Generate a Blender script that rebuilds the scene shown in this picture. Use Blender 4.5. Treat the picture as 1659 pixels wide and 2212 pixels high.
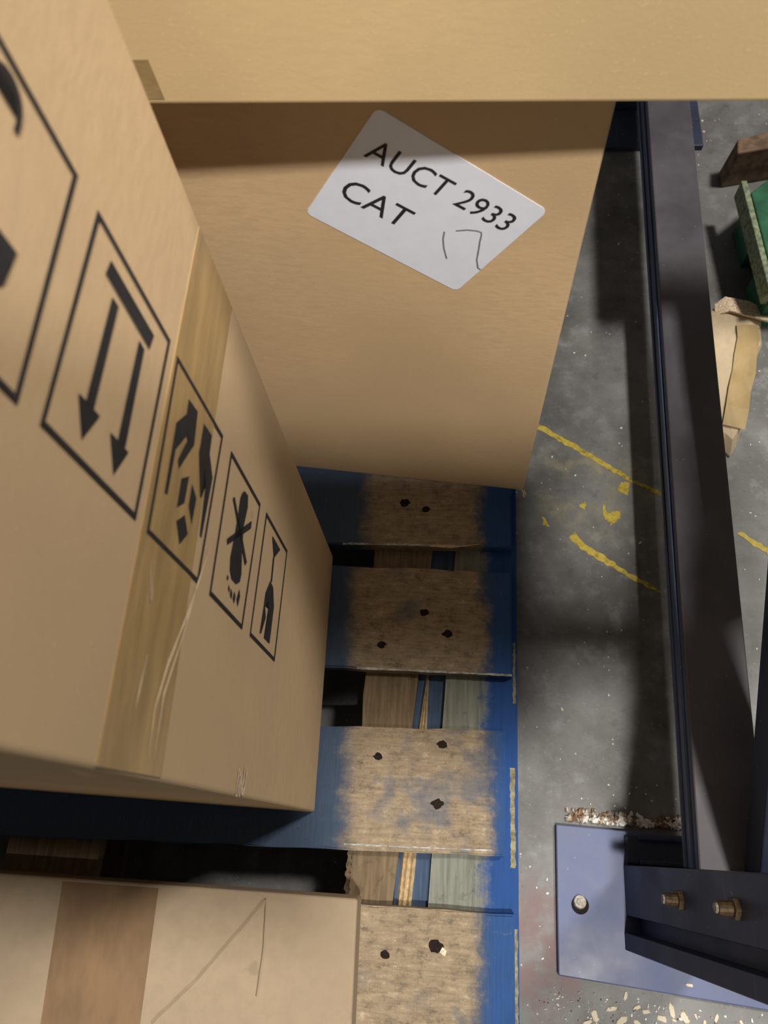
import bpy, bmesh, math, random
from mathutils import Vector, Matrix
for o in list(bpy.data.objects): bpy.data.objects.remove(o)
SC = bpy.context.scene
COL = SC.collection
RND = random.Random(7)

# ---------------------------------------------------------------- camera
cam_d = bpy.data.cameras.new('camera'); cam = bpy.data.objects.new('camera', cam_d); COL.objects.link(cam)
cam_d.sensor_fit = 'VERTICAL'; cam_d.sensor_height = 24.0
cam_d.lens = 1640.0 / 2212.0 * 24.0
cx_ = Vector((0.9958, 0.0579, -0.0705)); cy_ = Vector((-0.0266, 0.9234, 0.3830)); cz_ = Vector((0.0872, -0.3796, 0.9210))
M = Matrix((cx_, cy_, cz_)).transposed().to_4x4(); M.translation = Vector((0, 0, 1.15))
cam.matrix_world = M
cam_d.clip_start = 0.01
cam_d.dof.use_dof = True; cam_d.dof.focus_distance = 0.86; cam_d.dof.aperture_fstop = 5.6
SC.camera = cam

# ---------------------------------------------------------------- world, lamps, exposure
world = bpy.data.worlds.new('world'); SC.world = world; world.use_nodes = True
bg = world.node_tree.nodes['Background']
bg.inputs[0].default_value = (0.80, 0.72, 0.62, 1); bg.inputs[1].default_value = 0.14

def area_lamp(name, loc, target, size, power, color):
    l = bpy.data.lights.new(name, 'AREA'); l.shape = 'RECTANGLE'; l.size = size[0]; l.size_y = size[1]
    l.energy = power; l.color = color
    o = bpy.data.objects.new(name, l); COL.objects.link(o)
    o.location = loc
    o.rotation_euler = (Vector(target) - Vector(loc)).to_track_quat('-Z', 'Y').to_euler()
    return o
area_lamp('warehouse_lamp', (0.42, -0.74, 3.0), (0.1, 0.4, 0.3), (0.13, 0.13), 82, (1.0, 0.94, 0.86))
area_lamp('aisle_lamp', (1.42, 1.02, 3.4), (0.0, 0.3, 0.4), (0.35, 0.35), 88, (1.0, 0.93, 0.84))
SC.view_settings.view_transform = 'Standard'; SC.view_settings.look = 'None'
SC.view_settings.exposure = 0.0; SC.view_settings.gamma = 1.0
try: SC.view_settings.use_curve_mapping = False
except Exception: pass

# ---------------------------------------------------------------- node helpers
class NT:
    def __init__(s, name, rough=0.7, metal=0.0, spec=0.3):
        s.m = bpy.data.materials.new(name); s.m.use_nodes = True
        s.t = s.m.node_tree; s.b = s.t.nodes['Principled BSDF']
        s.b.inputs['Roughness'].default_value = rough; s.b.inputs['Metallic'].default_value = metal
        s.b.inputs['Specular IOR Level'].default_value = spec
        s.tc = s.t.nodes.new('ShaderNodeTexCoord')
        s.P = s.tc.outputs['Object']
    def sock(s, node, i, v):
        if isinstance(v, bpy.types.NodeSocket): s.t.links.new(v, node.inputs[i])
        elif v is not None: node.inputs[i].default_value = v
    def math(s, op, a, b=None, c=None, clamp=False):
        n = s.t.nodes.new('ShaderNodeMath'); n.operation = op; n.use_clamp = clamp
        s.sock(n, 0, a); s.sock(n, 1, b); s.sock(n, 2, c); return n.outputs[0]
    def mapping(s, scale=(1, 1, 1), loc=(0, 0, 0), rot=(0, 0, 0), vec=None):
        n = s.t.nodes.new('ShaderNodeMapping'); s.t.links.new(vec or s.P, n.inputs[0])
        n.inputs['Location'].default_value = loc; n.inputs['Rotation'].default_value = rot; n.inputs['Scale'].default_value = scale
        return n.outputs[0]
    def noise(s, scale=5, detail=4, rough=0.5, vec=None, dist=0.0):
        n = s.t.nodes.new('ShaderNodeTexNoise'); s.t.links.new(vec or s.P, n.inputs['Vector'])
        n.inputs['Scale'].default_value = scale; n.inputs['Detail'].default_value = detail
        n.inputs['Roughness'].default_value = rough; n.inputs['Distortion'].default_value = dist
        return n.outputs['Fac']
    def voro(s, scale, vec=None):
        n = s.t.nodes.new('ShaderNodeTexVoronoi'); s.t.links.new(vec or s.P, n.inputs['Vector'])
        n.inputs['Scale'].default_value = scale; return n
    def ss(s, v, a, b, lo=0.0, hi=1.0):
        n = s.t.nodes.new('ShaderNodeMapRange'); n.interpolation_type = 'SMOOTHSTEP'
        s.sock(n, 0, v); n.inputs[1].default_value = a; n.inputs[2].default_value = b
        n.inputs[3].default_value = lo; n.inputs[4].default_value = hi; return n.outputs[0]
    def mix(s, f, a, b, mode='MIX'):
        n = s.t.nodes.new('ShaderNodeMix'); n.data_type = 'RGBA'; n.blend_type = mode
        def c(v): return v if isinstance(v, bpy.types.NodeSocket) else (v[0], v[1], v[2], 1)
        s.sock(n, 0, f); s.sock(n, 6, c(a)); s.sock(n, 7, c(b)); return n.outputs[2]
    def xyz(s, vec=None):
        n = s.t.nodes.new('ShaderNodeSeparateXYZ'); s.t.links.new(vec or s.P, n.inputs[0]); return n.outputs
    def col(s, v):
        if isinstance(v, bpy.types.NodeSocket): s.t.links.new(v, s.b.inputs['Base Color'])
        else: s.b.inputs['Base Color'].default_value = (v[0], v[1], v[2], 1)
    def rough(s, v): s.t.links.new(v, s.b.inputs['Roughness'])
    def bump(s, h, strength=0.2, dist=0.001):
        n = s.t.nodes.new('ShaderNodeBump'); n.inputs['Strength'].default_value = strength; n.inputs['Distance'].default_value = dist
        s.t.links.new(h, n.inputs['Height']); s.t.links.new(n.outputs[0], s.b.inputs['Normal'])

def cardboard(name, c, seed, blot=0.10):
    n = NT(name, 0.78, spec=0.25)
    big = n.noise(3.0, 3, 0.5, n.mapping(loc=(seed, 0, seed)))
    fib = n.noise(1.0, 5, 0.6, n.mapping(scale=(60, 60, 240), loc=(seed, 1, 2)))
    fine = n.noise(420, 3, 0.6)
    dk = tuple(v * (1 - blot * 1.6) for v in c); lt = tuple(min(1, v * (1 + blot)) for v in c)
    a = n.mix(n.ss(big, 0.3, 0.7), dk, lt)
    a = n.mix(n.ss(fib, 0.35, 0.7, 0, 0.5), a, tuple(v * 0.86 for v in c))
    a = n.mix(n.ss(fine, 0.62, 0.72, 0, 0.35), a, tuple(min(1, v * 1.25) for v in c))
    spots = n.noise(26, 2, 0.5, n.mapping(loc=(seed * 2, 3, 0)))
    a = n.mix(n.ss(spots, 0.72, 0.80, 0, 0.35), a, tuple(v * 0.55 for v in c))
    n.col(a)
    n.bump(n.math('ADD', n.math('MULTIPLY', big, 3.0), n.math('MULTIPLY', fine, 0.35)), 0.18, 0.002)
    return n.m
M_CARD_L = cardboard('cardboard_tan', (0.56, 0.41, 0.25), 1.0)
M_CARD_A = cardboard('cardboard_brown', (0.66, 0.475, 0.275), 5.0, 0.10)
M_CARD_T = cardboard('cardboard_yellowish', (0.74, 0.56, 0.305), 9.0)
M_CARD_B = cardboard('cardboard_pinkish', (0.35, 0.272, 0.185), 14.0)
M_CARD_S = cardboard('cardboard_scrap', (0.50, 0.405, 0.275), 19.0)

def tape_mat(name, c, seed, streaks=True):
    n = NT(name, 0.32, spec=0.5)
    w = n.noise(1.0, 4, 0.6, n.mapping(scale=(25, 9, 55), loc=(seed, 0, 0)))
    a = n.mix(n.ss(w, 0.3, 0.7), tuple(v * 0.82 for v in c), tuple(v * 1.15 for v in c))
    n.col(a)
    n.bump(w, 0.35, 0.002)
    return n.m
M_TAPE_L = tape_mat('brown_packing_tape', (0.39, 0.265, 0.12), 1)
M_TAPE_B = tape_mat('dark_packing_tape', (0.21, 0.135, 0.075), 3)
M_TAPE_S = tape_mat('yellow_packing_tape', (0.36, 0.265, 0.125), 5)
def plain(name, c, rough=0.6, metal=0.0, spec=0.3, var=0.15, scale=60):
    n = NT(name, rough, metal, spec)
    w = n.noise(scale, 3, 0.55)
    n.col(n.mix(n.ss(w, 0.3, 0.7), tuple(v * (1 - var) for v in c), tuple(min(1, v * (1 + var)) for v in c)))
    n.bump(w, 0.15, 0.0005)
    return n.m
M_INK = plain('black_ink', (0.022, 0.022, 0.026), 0.6)
M_TAPE_GLINT = plain('painted_tape_highlight', (0.68, 0.55, 0.36), 0.45, spec=0.5)  # pale colour for the highlights painted on the tape wrinkles
M_PAPER = plain('white_label_paper', (0.82, 0.87, 1.0), 0.45, var=0.02)
M_PEN = plain('grey_pen', (0.20, 0.20, 0.24), 0.5)
M_TORN = plain('torn_paper', (0.75, 0.60, 0.44), 0.8, var=0.3, scale=300)

def navy(name, c, rough=0.38, seed=0):
    n = NT(name, rough, 0.0, 0.5)
    a = n.noise(9, 4, 0.6, n.mapping(loc=(seed, 0, 0)))
    st = n.noise(1.0, 3, 0.6, n.mapping(scale=(90, 8, 90)))
    k = n.mix(n.ss(a, 0.3, 0.7), tuple(v * 0.8 for v in c), tuple(v * 1.2 for v in c))
    k = n.mix(n.ss(st, 0.60, 0.75, 0, 0.35), k, (0.10, 0.11, 0.14))
    d = n.noise(210, 2, 0.5)
    k = n.mix(n.ss(d, 0.72, 0.77, 0, 0.6), k, (0.35, 0.36, 0.42))
    n.col(k); n.rough(n.ss(a, 0.2, 0.8, rough - 0.08, rough + 0.18)); n.bump(a, 0.2, 0.002)
    return n.m
M_NAVY = navy('dark_navy_paint', (0.034, 0.046, 0.090), 0.42, 2)
M_PLATE = navy('blue_plate_paint', (0.085, 0.112, 0.235), 0.45, 6)
M_BRACE = navy('grey_navy_paint', (0.105, 0.100, 0.118), 0.38, 9)  # greyer navy for the top face of the floor beam
M_WEB = navy('blue_web_paint', (0.085, 0.125, 0.25), 0.42, 4)
M_OLIVE = plain('worn_olive_edge', (0.24, 0.215, 0.13), 0.8, var=0.4, scale=150)
M_STEEL = plain('worn_steel', (0.33, 0.31, 0.27), 0.6, 0.3, 0.3, 0.3, 200)
M_RUST = plain('rusty_bolt', (0.085, 0.055, 0.028), 0.5, 0.4, 0.4, 0.4, 200)
M_HOLE = plain('dark_hole', (0.010, 0.009, 0.008), 0.9)
M_NAIL = plain('dark_nail', (0.018, 0.012, 0.010), 0.8, 0.0, 0.1, 0.5, 900)
M_FLAKE = plain('white_flake', (0.80, 0.80, 0.84), 0.5, var=0.15, scale=200)
M_CHIP = plain('wood_chip', (0.66, 0.60, 0.46), 0.6, var=0.25, scale=200)
M_CRUMB = plain('mortar_crumb', (0.42, 0.35, 0.28), 0.7, var=0.9, scale=90)
M_WORNE = plain('rubbed_grey_edge', (0.36, 0.36, 0.34), 0.7, var=0.4, scale=120)
M_SPLINT = plain('fresh_splintered_wood', (0.52, 0.40, 0.235), 0.7, var=0.2, scale=150)

# ---------------------------------------------------------------- floor material
def floor_mat():
    n = NT('concrete_floor', 0.55, spec=0.35)
    big = n.noise(4.5, 5, 0.6); mid = n.noise(22, 6, 0.65); fine = n.noise(170, 4, 0.65)
    c = n.mix(n.ss(big, 0.30, 0.70), (0.105, 0.107, 0.102), (0.225, 0.228, 0.23))
    c = n.mix(n.ss(mid, 0.48, 0.72, 0, 0.6), c, (0.30, 0.305, 0.315))
    c = n.mix(n.ss(mid, 0.28, 0.44, 0.45, 0), c, (0.055, 0.056, 0.054))
    c = n.mix(n.ss(fine, 0.60, 0.72, 0, 0.5), c, (0.36, 0.36, 0.37))
    c = n.mix(n.ss(fine, 0.28, 0.40, 0.5, 0), c, (0.05, 0.05, 0.05))
    x, y, z = n.xyz()
    # reddish stain beside the near base plate
    def blob(px, py, rx, ry):
        a = n.math('DIVIDE', n.math('SUBTRACT', x, px), rx); b = n.math('DIVIDE', n.math('SUBTRACT', y, py), ry)
        return n.math('ADD', n.math('MULTIPLY', a, a), n.math('MULTIPLY', b, b))
    m = n.math('MULTIPLY', n.ss(blob(0.135, -0.16, 0.055, 0.115), 0.25, 1.4, 1, 0), n.ss(mid, 0.35, 0.62))
    c = n.mix(n.math('MULTIPLY', m, 0.75), c, (0.22, 0.135, 0.135))
    # old yellow overspray between the two lines
    m = n.math('MULTIPLY', n.ss(blob(0.225, 0.52, 0.11, 0.10), 0.1, 1.3, 1, 0), n.ss(mid, 0.42, 0.68))
    c = n.mix(n.math('MULTIPLY', m, 0.45), c, (0.30, 0.26, 0.09))
    # fine white grit
    v = n.voro(75); cell = n.math('LESS_THAN', n.xyz(v.outputs['Color'])[0], 0.13)
    dot = n.ss(v.outputs['Distance'], 0.08, 0.13, 1, 0)
    c = n.mix(n.math('MULTIPLY', n.math('MULTIPLY', cell, dot), 0.75), c, (0.6, 0.6, 0.62))
    n.col(c); n.rough(n.ss(mid, 0.2, 0.8, 0.42, 0.7))
    n.bump(n.math('ADD', mid, n.math('MULTIPLY', fine, 0.5)), 0.4, 0.0015)
    return n.m
M_FLOOR = floor_mat()
def yellow_mat():
    n = NT('worn_yellow_paint', 0.6)
    w = n.noise(120, 4, 0.65); w2 = n.noise(28, 4, 0.6)
    c = n.mix(n.ss(w, 0.3, 0.7), (0.40, 0.30, 0.035), (0.60, 0.47, 0.09))
    c = n.mix(n.ss(n.math('ADD', w, n.math('MULTIPLY', w2, 0.8)), 0.60, 0.86, 1, 0), c, (0.13, 0.115, 0.06))
    n.col(c); return n.m
M_YEL = yellow_mat()

# ---------------------------------------------------------------- pallet wood (object coords = metres, x along board)
def board_mat(name, xl, xr, seed, dull=1.0):
    n = NT(name, 0.75, spec=0.25)
    x, y, z = n.xyz()
    edge = n.noise(38, 5, 0.7, n.mapping(loc=(seed, seed, 0)))
    edge2 = n.noise(7, 2, 0.5, n.mapping(loc=(seed, 0, 0)))
    jit = n.math('ADD', n.math('MULTIPLY', n.math('SUBTRACT', edge, 0.5), 0.055), n.math('MULTIPLY', n.math('SUBTRACT', edge2, 0.5), 0.03))
    xx = n.math('ADD', x, jit)
    worn = n.math('MULTIPLY', n.ss(xx, xl - 0.018, xl + 0.018), n.ss(xx, xr - 0.014, xr + 0.012, 1, 0))
    grain = n.noise(1.0, 6, 0.62, n.mapping(scale=(28, 260, 60), loc=(seed, 2, 0)))
    saw = n.noise(1.0, 4, 0.6, n.mapping(scale=(420, 30, 60), loc=(seed, 7, 0)))
    mot = n.noise(62, 8, 0.78, n.mapping(loc=(seed * 3, 0, 0), scale=(1, 1.5, 1)))
    blob = n.noise(16, 4, 0.6, n.mapping(loc=(0, seed * 3, 0)))
    wood = n.mix(n.ss(grain, 0.2, 0.8), (0.21, 0.162, 0.108), (0.355, 0.278, 0.185))
    wood = n.mix(n.ss(saw, 0.52, 0.78, 0, 0.35), wood, (0.15, 0.11, 0.075))
    wood = n.mix(n.ss(mot, 0.48, 0.70, 0, 0.8), wood, (0.085, 0.07, 0.055))
    wood = n.mix(n.ss(mot, 0.30, 0.46, 0.6, 0), wood, (0.56, 0.46, 0.32))
    wood = n.mix(n.ss(blob, 0.53, 0.70, 0, 0.7), wood, (0.10, 0.115, 0.145))
    far = n.ss(x, xr - 0.005, xr + 0.02)
    blue = n.mix(far, (0.055, 0.085, 0.140), (0.022, 0.080, 0.25))
    blue = n.mix(n.ss(mot, 0.58, 0.72, 0, 0.55), blue, (0.17, 0.18, 0.17))
    blue = n.mix(n.ss(saw, 0.3, 0.7, 0, 0.35), blue, (0.02, 0.04, 0.09))
    c = n.mix(worn, blue, wood)
    # rubbed pale arrises on the long edges
    n.col(c)
    h = n.math('ADD', n.math('MULTIPLY', grain, 0.6), n.math('ADD', n.math('MULTIPLY', saw, 0.5), mot))
    n.bump(h, 0.55, 0.0015)
    return n.m
def stringer_mat(name, wood_c, xblue, seed):
    n = NT(name, 0.8, spec=0.2)
    x, y, z = n.xyz()
    g = n.noise(1.0, 5, 0.6, n.mapping(scale=(200, 14, 60), loc=(seed, 0, 0)))
    mot = n.noise(60, 4, 0.7, n.mapping(loc=(0, seed, 0)))
    w = n.mix(n.ss(g, 0.3, 0.7), tuple(v * 0.75 for v in wood_c), tuple(v * 1.2 for v in wood_c))
    w = n.mix(n.ss(mot, 0.55, 0.7, 0, 0.5), w, tuple(v * 0.45 for v in wood_c))
    xx = n.math('ADD', x, n.math('MULTIPLY', n.math('SUBTRACT', mot, 0.5), 0.04))
    bl = n.mix(n.ss(g, 0.45, 0.75, 0, 0.5), (0.020, 0.072, 0.25), (0.02, 0.04, 0.10))
    n.col(n.mix(n.ss(xx, xblue - 0.012, xblue + 0.012), w, bl))
    n.bump(g, 0.4, 0.001)
    return n.m

# ---------------------------------------------------------------- geometry helpers
def link(name, bm, mat, parent=None, loc=(0, 0, 0), smooth=False):
    """bm is in world coordinates; the object's origin goes to loc (top level) or to its parent's origin"""
    me = bpy.data.meshes.new(name)
    org = Vector(loc)
    if parent is not None: org = parent['_org'] if False else Vector(ORG[parent.name])
    bmesh.ops.translate(bm, verts=bm.verts, vec=-org)
    bmesh.ops.recalc_face_normals(bm, faces=bm.faces)
    bm.to_mesh(me); bm.free()
    if smooth:
        for p in me.polygons: p.use_smooth = True
    me.materials.append(mat)
    o = bpy.data.objects.new(name, me); COL.objects.link(o)
    if parent is not None: o.parent = parent
    else: o.location = org
    ORG[o.name] = tuple(org)
    return o
ORG = {}
def thing(name, label, cat, loc, group=None):
    o = bpy.data.objects.new(name, None); COL.objects.link(o); o.location = loc; o.empty_display_size = 0.05
    ORG[o.name] = tuple(loc); tag(o, label, cat, group); return o
def tag(o, label, cat, group=None):
    o['label'] = label; o['category'] = cat
    if group: o['group'] = group
def hexa(bm, bot, top, bev=0.0, seg=2):
    """bot, top: 4 points each (any order round), world coords"""
    vb = [bm.verts.new(p) for p in bot]; vt = [bm.verts.new(p) for p in top]
    fs = [bm.faces.new(vb[::-1]), bm.faces.new(vt)]
    for i in range(4):
        j = (i + 1) % 4; fs.append(bm.faces.new((vb[i], vb[j], vt[j], vt[i])))
    bmesh.ops.recalc_face_normals(bm, faces=fs)
    if bev > 0:
        es = list({e for f in fs for e in f.edges})
        bmesh.ops.bevel(bm, geom=es, offset=bev, segments=seg, affect='EDGES', profile=0.5)
def boxm(bm, x0, x1, y0, y1, z0, z1, bev=0.0, seg=2):
    hexa(bm, [(x0, y0, z0), (x1, y0, z0), (x1, y1, z0), (x0, y1, z0)], [(x0, y0, z1), (x1, y0, z1), (x1, y1, z1), (x0, y1, z1)], bev, seg)
def cyl(bm, c, axis, r, h, n=16, r2=None):
    axis = Vector(axis).normalized(); q = axis.to_track_quat('Z', 'Y').to_matrix().to_4x4(); q.translation = Vector(c) + axis * h / 2
    bmesh.ops.create_cone(bm, cap_ends=True, segments=n, radius1=r, radius2=r if r2 is None else r2, depth=h, matrix=q)
def flat(bm, pts3, nrm, th):
    """thin solid sheet: outline pts3 pushed th along nrm"""
    nrm = Vector(nrm)
    top = [bm.verts.new(Vector(p) + nrm * th) for p in pts3]; bot = [bm.verts.new(p) for p in pts3]
    try:
        bm.faces.new(top); bm.faces.new(bot[::-1])
    except Exception: pass
    k = len(top)
    for i in range(k): bm.faces.new((bot[i], bot[(i + 1) % k], top[(i + 1) % k], top[i]))
def ragged(pts, w, jit, rnd, step=0.006):
    """ribbon outline along a polyline (2D) with ragged edges"""
    L, R_ = [], []
    P = []
    for a, b in zip(pts[:-1], pts[1:]):
        a = Vector(a); b = Vector(b); k = max(1, int((b - a).length / step))
        for i in range(k): P.append(a.lerp(b, i / k))
    P.append(Vector(pts[-1]))
    for i, p in enumerate(P):
        d = (P[min(i + 1, len(P) - 1)] - P[max(i - 1, 0)]).normalized(); nn = Vector((-d.y, d.x))
        ww = w(i / (len(P) - 1)) if callable(w) else w
        L.append(p + nn * (ww / 2 + rnd.uniform(-jit, jit))); R_.append(p - nn * (ww / 2 + rnd.uniform(-jit, jit)))
    return L, R_
def ribbon(bm, L, R_, f, th, nrm):
    nrm = Vector(nrm)
    a = [bm.verts.new(Vector(f(p)) + nrm * th) for p in L]; b = [bm.verts.new(Vector(f(p)) + nrm * th) for p in R_]
    for i in range(len(a) - 1): bm.faces.new((a[i], a[i + 1], b[i + 1], b[i]))

# ================================================================ FLOOR
bm = bmesh.new(); boxm(bm, -3.0, 3.0, -2.0, 4.0, -0.05, 0.0)
fl = link('floor', bm, M_FLOOR); fl['kind'] = 'structure'; fl['label'] = 'dark worn concrete warehouse floor'
def floor_marking(pts, w, label, jit=0.0016):
    bm = bmesh.new(); L, R_ = ragged(pts, w, jit, RND)
    ribbon(bm, L, R_, lambda p: (p.x, p.y, 0.0), 0.0006, (0, 0, 1))
    o = link('floor_marking', bm, M_YEL, loc=(pts[0][0], pts[0][1], 0)); tag(o, label, 'floor marking'); return o
taper = lambda a, b: (lambda t: a * (1 - t) + b * t)
floor_marking([(0.1424, 0.6377), (0.1577, 0.6309), (0.1804, 0.6155), (0.2468, 0.572), (0.2827, 0.5475), (0.3076, 0.5332), (0.345, 0.515)], taper(0.011, 0.006), 'long worn yellow paint line running from the lower corner of the upright brown box')
floor_marking([(0.193, 0.4431), (0.2108, 0.4244), (0.2386, 0.4059), (0.2591, 0.3914), (0.2929, 0.3699), (0.3263, 0.3526)], taper(0.014, 0.004), 'shorter worn yellow paint line nearer the pallet, halfway along the floor beam', 0.002)
floor_marking([(0.4512, 0.4554), (0.47, 0.441), (0.52, 0.405)], 0.010, 'faint yellow paint line on the far side of the floor beam', 0.002)
def patch(pts, label):
    bm = bmesh.new(); q = []
    for a, b in zip(pts, pts[1:] + pts[:1]):
        a = Vector(a); b = Vector(b)
        for i in range(4): q.append(a.lerp(b, i / 4) + Vector((RND.uniform(-1, 1), RND.uniform(-1, 1))) * 0.0018)
    bm.faces.new([bm.verts.new((p.x, p.y, 0.0006)) for p in q])
    o = link('paint_patch', bm, M_YEL, loc=(pts[0][0], pts[0][1], 0)); tag(o, label, 'floor marking')
patch([(0.2748, 0.539), (0.2908, 0.5352), (0.284, 0.512), (0.2702, 0.5223)], 'ragged yellow paint patch touching the long yellow line beside the floor beam')
patch([(0.2446, 0.497), (0.2532, 0.4811), (0.2600, 0.485), (0.2717, 0.4857), (0.271, 0.4736), (0.2558, 0.4612), (0.2455, 0.4728)], 'heart shaped yellow paint patch between the two yellow lines')
patch([(0.1467, 0.474), (0.1535, 0.4675), (0.161, 0.4543), (0.1501, 0.458)], 'small faint yellow paint patch near the pallet corner')
patch([(0.2063, 0.496), (0.2176, 0.5003), (0.2148, 0.4881)], 'tiny dull yellow paint patch left of the heart shaped one')

# ================================================================ PALLET
PL = thing('pallet', 'blue painted wooden pallet with worn deck boards carrying the cardboard boxes', 'pallet', (-0.5, 0.5, 0))
OX = 0.5   # pallet-local x = world x + 0.5
XL = -1.02
decks = [  # y0,y1 at right end ; x right ; skew ; worn xl, xr ; nails
    (-0.505, -0.370, 0.085, 0.004, -0.10, 0.05, []),
    (-0.222, -0.0885, 0.0865, -0.004, -0.118, 0.046, [(-0.0614, -0.1386, 0.0045), (-0.0033, -0.1268, 0.0072)]),
    (-0.0275, 0.1175, 0.0760, -0.022, -0.118, 0.056, [(-0.0827, 0.0784, 0.0048), (-0.0028, 0.0971, 0.0055), (-0.0064, 0.0264, 0.0062)]),
    (0.1870, 0.3280, 0.0855, 0.004, -0.128, 0.048, [(-0.0314, 0.267, 0.0052), (0.0005, 0.2391, 0.0055), (-0.087, 0.2211, 0.0050)]),
    (0.3640, 0.4990, 0.0860, -0.014, -0.118, 0.040, [(-0.0653, 0.4273, 0.0062), (-0.0351, 0.4181, 0.0050)]),
    (0.560, 0.690, 0.086, 0.0, -0.11, 0.05, []),
    (0.745, 0.880, 0.086, 0.0, -0.11, 0.05, []),
]
for k, (y0, y1, xr, sk, wl, wr, nails) in enumerate(decks):
    bm = bmesh.new()
    n_ = 26; rn = random.Random(k * 5 + 2)
    # outline with a slightly chewed long edge, extruded
    lo, up = [], []
    for i in range(n_ + 1):
        t = i / n_; x = XL + (xr - XL) * (t ** 0.6)
        dy = sk * 0 + (t ** 0.6 - 1) * (-sk) * 1.0
        jit = lambda: rn.uniform(-0.0009, 0.0009)
        lo.append((x, y0 + dy + jit())); up.append((x, y1 + dy + jit()))
    pts = lo + up[::-1]
    top = [bm.verts.new((p[0], p[1], 0.15)) for p in pts]; bot = [bm.verts.new((p[0], p[1], 0.1302)) for p in pts]
    # quads along the board
    N = n_ + 1
    for i in range(n_):
        bm.faces.new((top[i], top[i + 1], top[2 * N - 2 - i], top[2 * N - 1 - i]))
        bm.faces.new((bot[i], bot[i + 1], bot[2 * N - 2 - i], bot[2 * N - 1 - i]))
    m_ = len(pts)
    side = []
    for i in range(m_): side.append(bm.faces.new((bot[i], bot[(i + 1) % m_], top[(i + 1) % m_], top[i])))
    es = [e for e in bm.edges if all(v.co.z > 0.149 for v in e.verts) and len([f for f in e.link_faces if f in side]) == 1]
    bmesh.ops.bevel(bm, geom=es, offset=0.0022, segments=2, affect='EDGES')
    b = link('deck_board', bm, board_mat('pallet_deck_%d' % k, wl + OX, wr + OX, 3.1 + k * 2.7), PL)
    for (nx, ny, r) in nails:
        r *= 1.12
        bm = bmesh.new()
        # ragged dark rim (crushed fibres) with the head sunk in it
        vs = []
        for i in range(14):
            a = i / 14 * math.tau; rr = r * (1 + rn.uniform(-0.18, 0.22)) * (1.15 if i in (0, 7) else 1)
            vs.append(bm.verts.new((nx + rr * math.cos(a), ny + rr * 0.85 * math.sin(a), 0.1502)))
        c = bm.verts.new((nx, ny, 0.15045))
        inner = [bm.verts.new((nx + (v.co.x - nx) * 0.62, ny + (v.co.y - ny) * 0.62, 0.1506)) for v in vs]
        for i in range(14):
            j = (i + 1) % 14
            bm.faces.new((vs[i], vs[j], inner[j], inner[i])); bm.faces.new((inner[i], inner[j], c))
        link('nail', bm, M_NAIL, b)
# stringer boards under the deck
def ybar(name, x0, x1, x0b, x1b, y0, y1, z0, z1, mat, jag=0.0, parent=None, bev=0.002, jl=True, seed=1):
    bm = bmesh.new(); rn = random.Random(seed); n_ = 40
    L, R_ = [], []
    for i in range(n_ + 1):
        t = i / n_
        L.append((x0 + (x0b - x0) * t + (rn.uniform(-jag, jag) if jl else 0), y0 + (y1 - y0) * t))
        R_.append((x1 + (x1b - x1) * t + rn.uniform(-jag, jag) * 0.4, y0 + (y1 - y0) * t))
    vt = [[bm.verts.new((p[0], p[1], z)) for p in S] for S in (L, R_) for z in (z0, z1)]
    Lb, Lt, Rb, Rt = vt
    for i in range(n_):
        bm.faces.new((Lt[i], Lt[i + 1], Rt[i + 1], Rt[i])); bm.faces.new((Lb[i], Rb[i], Rb[i + 1], Lb[i + 1]))
        bm.faces.new((Lb[i], Lb[i + 1], Lt[i + 1], Lt[i])); bm.faces.new((Rb[i], Rt[i], Rt[i + 1], Rb[i + 1]))
    bm.faces.new((Lb[0], Lt[0], Rt[0], Rb[0])); bm.faces.new((Lb[-1], Rb[-1], Rt[-1], Lt[-1]))
    return link(name, bm, mat, parent)
M_STR_IN = stringer_mat('brown_stringer_wood', (0.17, 0.125, 0.075), 9.0, 4)
M_STR_OUT = stringer_mat('painted_stringer_wood', (0.19, 0.20, 0.17), 0.052 + OX, 8)
M_STR_BLUE = stringer_mat('blue_stringer_wood', (0.05, 0.08, 0.14), 0.2 + OX, 8)
M_BLOCK = plain('pallet_block_wood', (0.22, 0.17, 0.11), 0.8, var=0.3)
ybar('stringer_board', -0.114, -0.086, -0.102, 0.013, -0.50, 0.88, 0.112, 0.130, M_STR_IN, 0.0012, PL, seed=3)
o = ybar('stringer_board', -0.0366, 0.0925, 0.0365, 0.0945, -0.50, 0.88, 0.112, 0.130, M_STR_OUT, 0.0006, PL, seed=4)
o = ybar('cracked_stringer_face', -0.0858, -0.0370, 0.0128, 0.0361, -0.50, 0.88, 0.110, 0.1225, M_STR_BLUE, 0.0003, PL, seed=5)
# fresh split running along the crack
bm = bmesh.new(); rn = random.Random(12)
for off, wd in ((0.0, 0.0045), (0.0065, 0.0035), (-0.0055, 0.003)):
    pr = None
    for i in range(41):
        t = i / 40; y = -0.20 + t * 0.52; xc = -0.0502 + 0.0717 * (y + 0.08) + 0.0065
        wv = wd * (1.0 - 0.75 * max(0, min(1, (y - 0.08) / 0.11))) * rn.uniform(0.85, 1.1); xo = off * (1.0 - 0.85 * max(0, min(1, (y - 0.06) / 0.12)))
        cur = [bm.verts.new((xc + xo - wv, y, 0.1222)), bm.verts.new((xc + xo, y, 0.1285)), bm.verts.new((xc + xo + wv, y, 0.1222))]
        if pr:
            for a in range(2): bm.faces.new((pr[a], pr[a + 1], cur[a + 1], cur[a]))
        pr = cur
o = link('splintered_crack', bm, M_SPLINT, PL); o['label'] = 'pale fresh splintered wood along the crack'
for xs in (-0.55, -1.02):
    ybar('stringer_board', xs, xs + 0.12, xs, xs + 0.12, -0.50, 0.88, 0.112, 0.130, M_STR_IN, 0.001, PL, seed=7)
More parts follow.
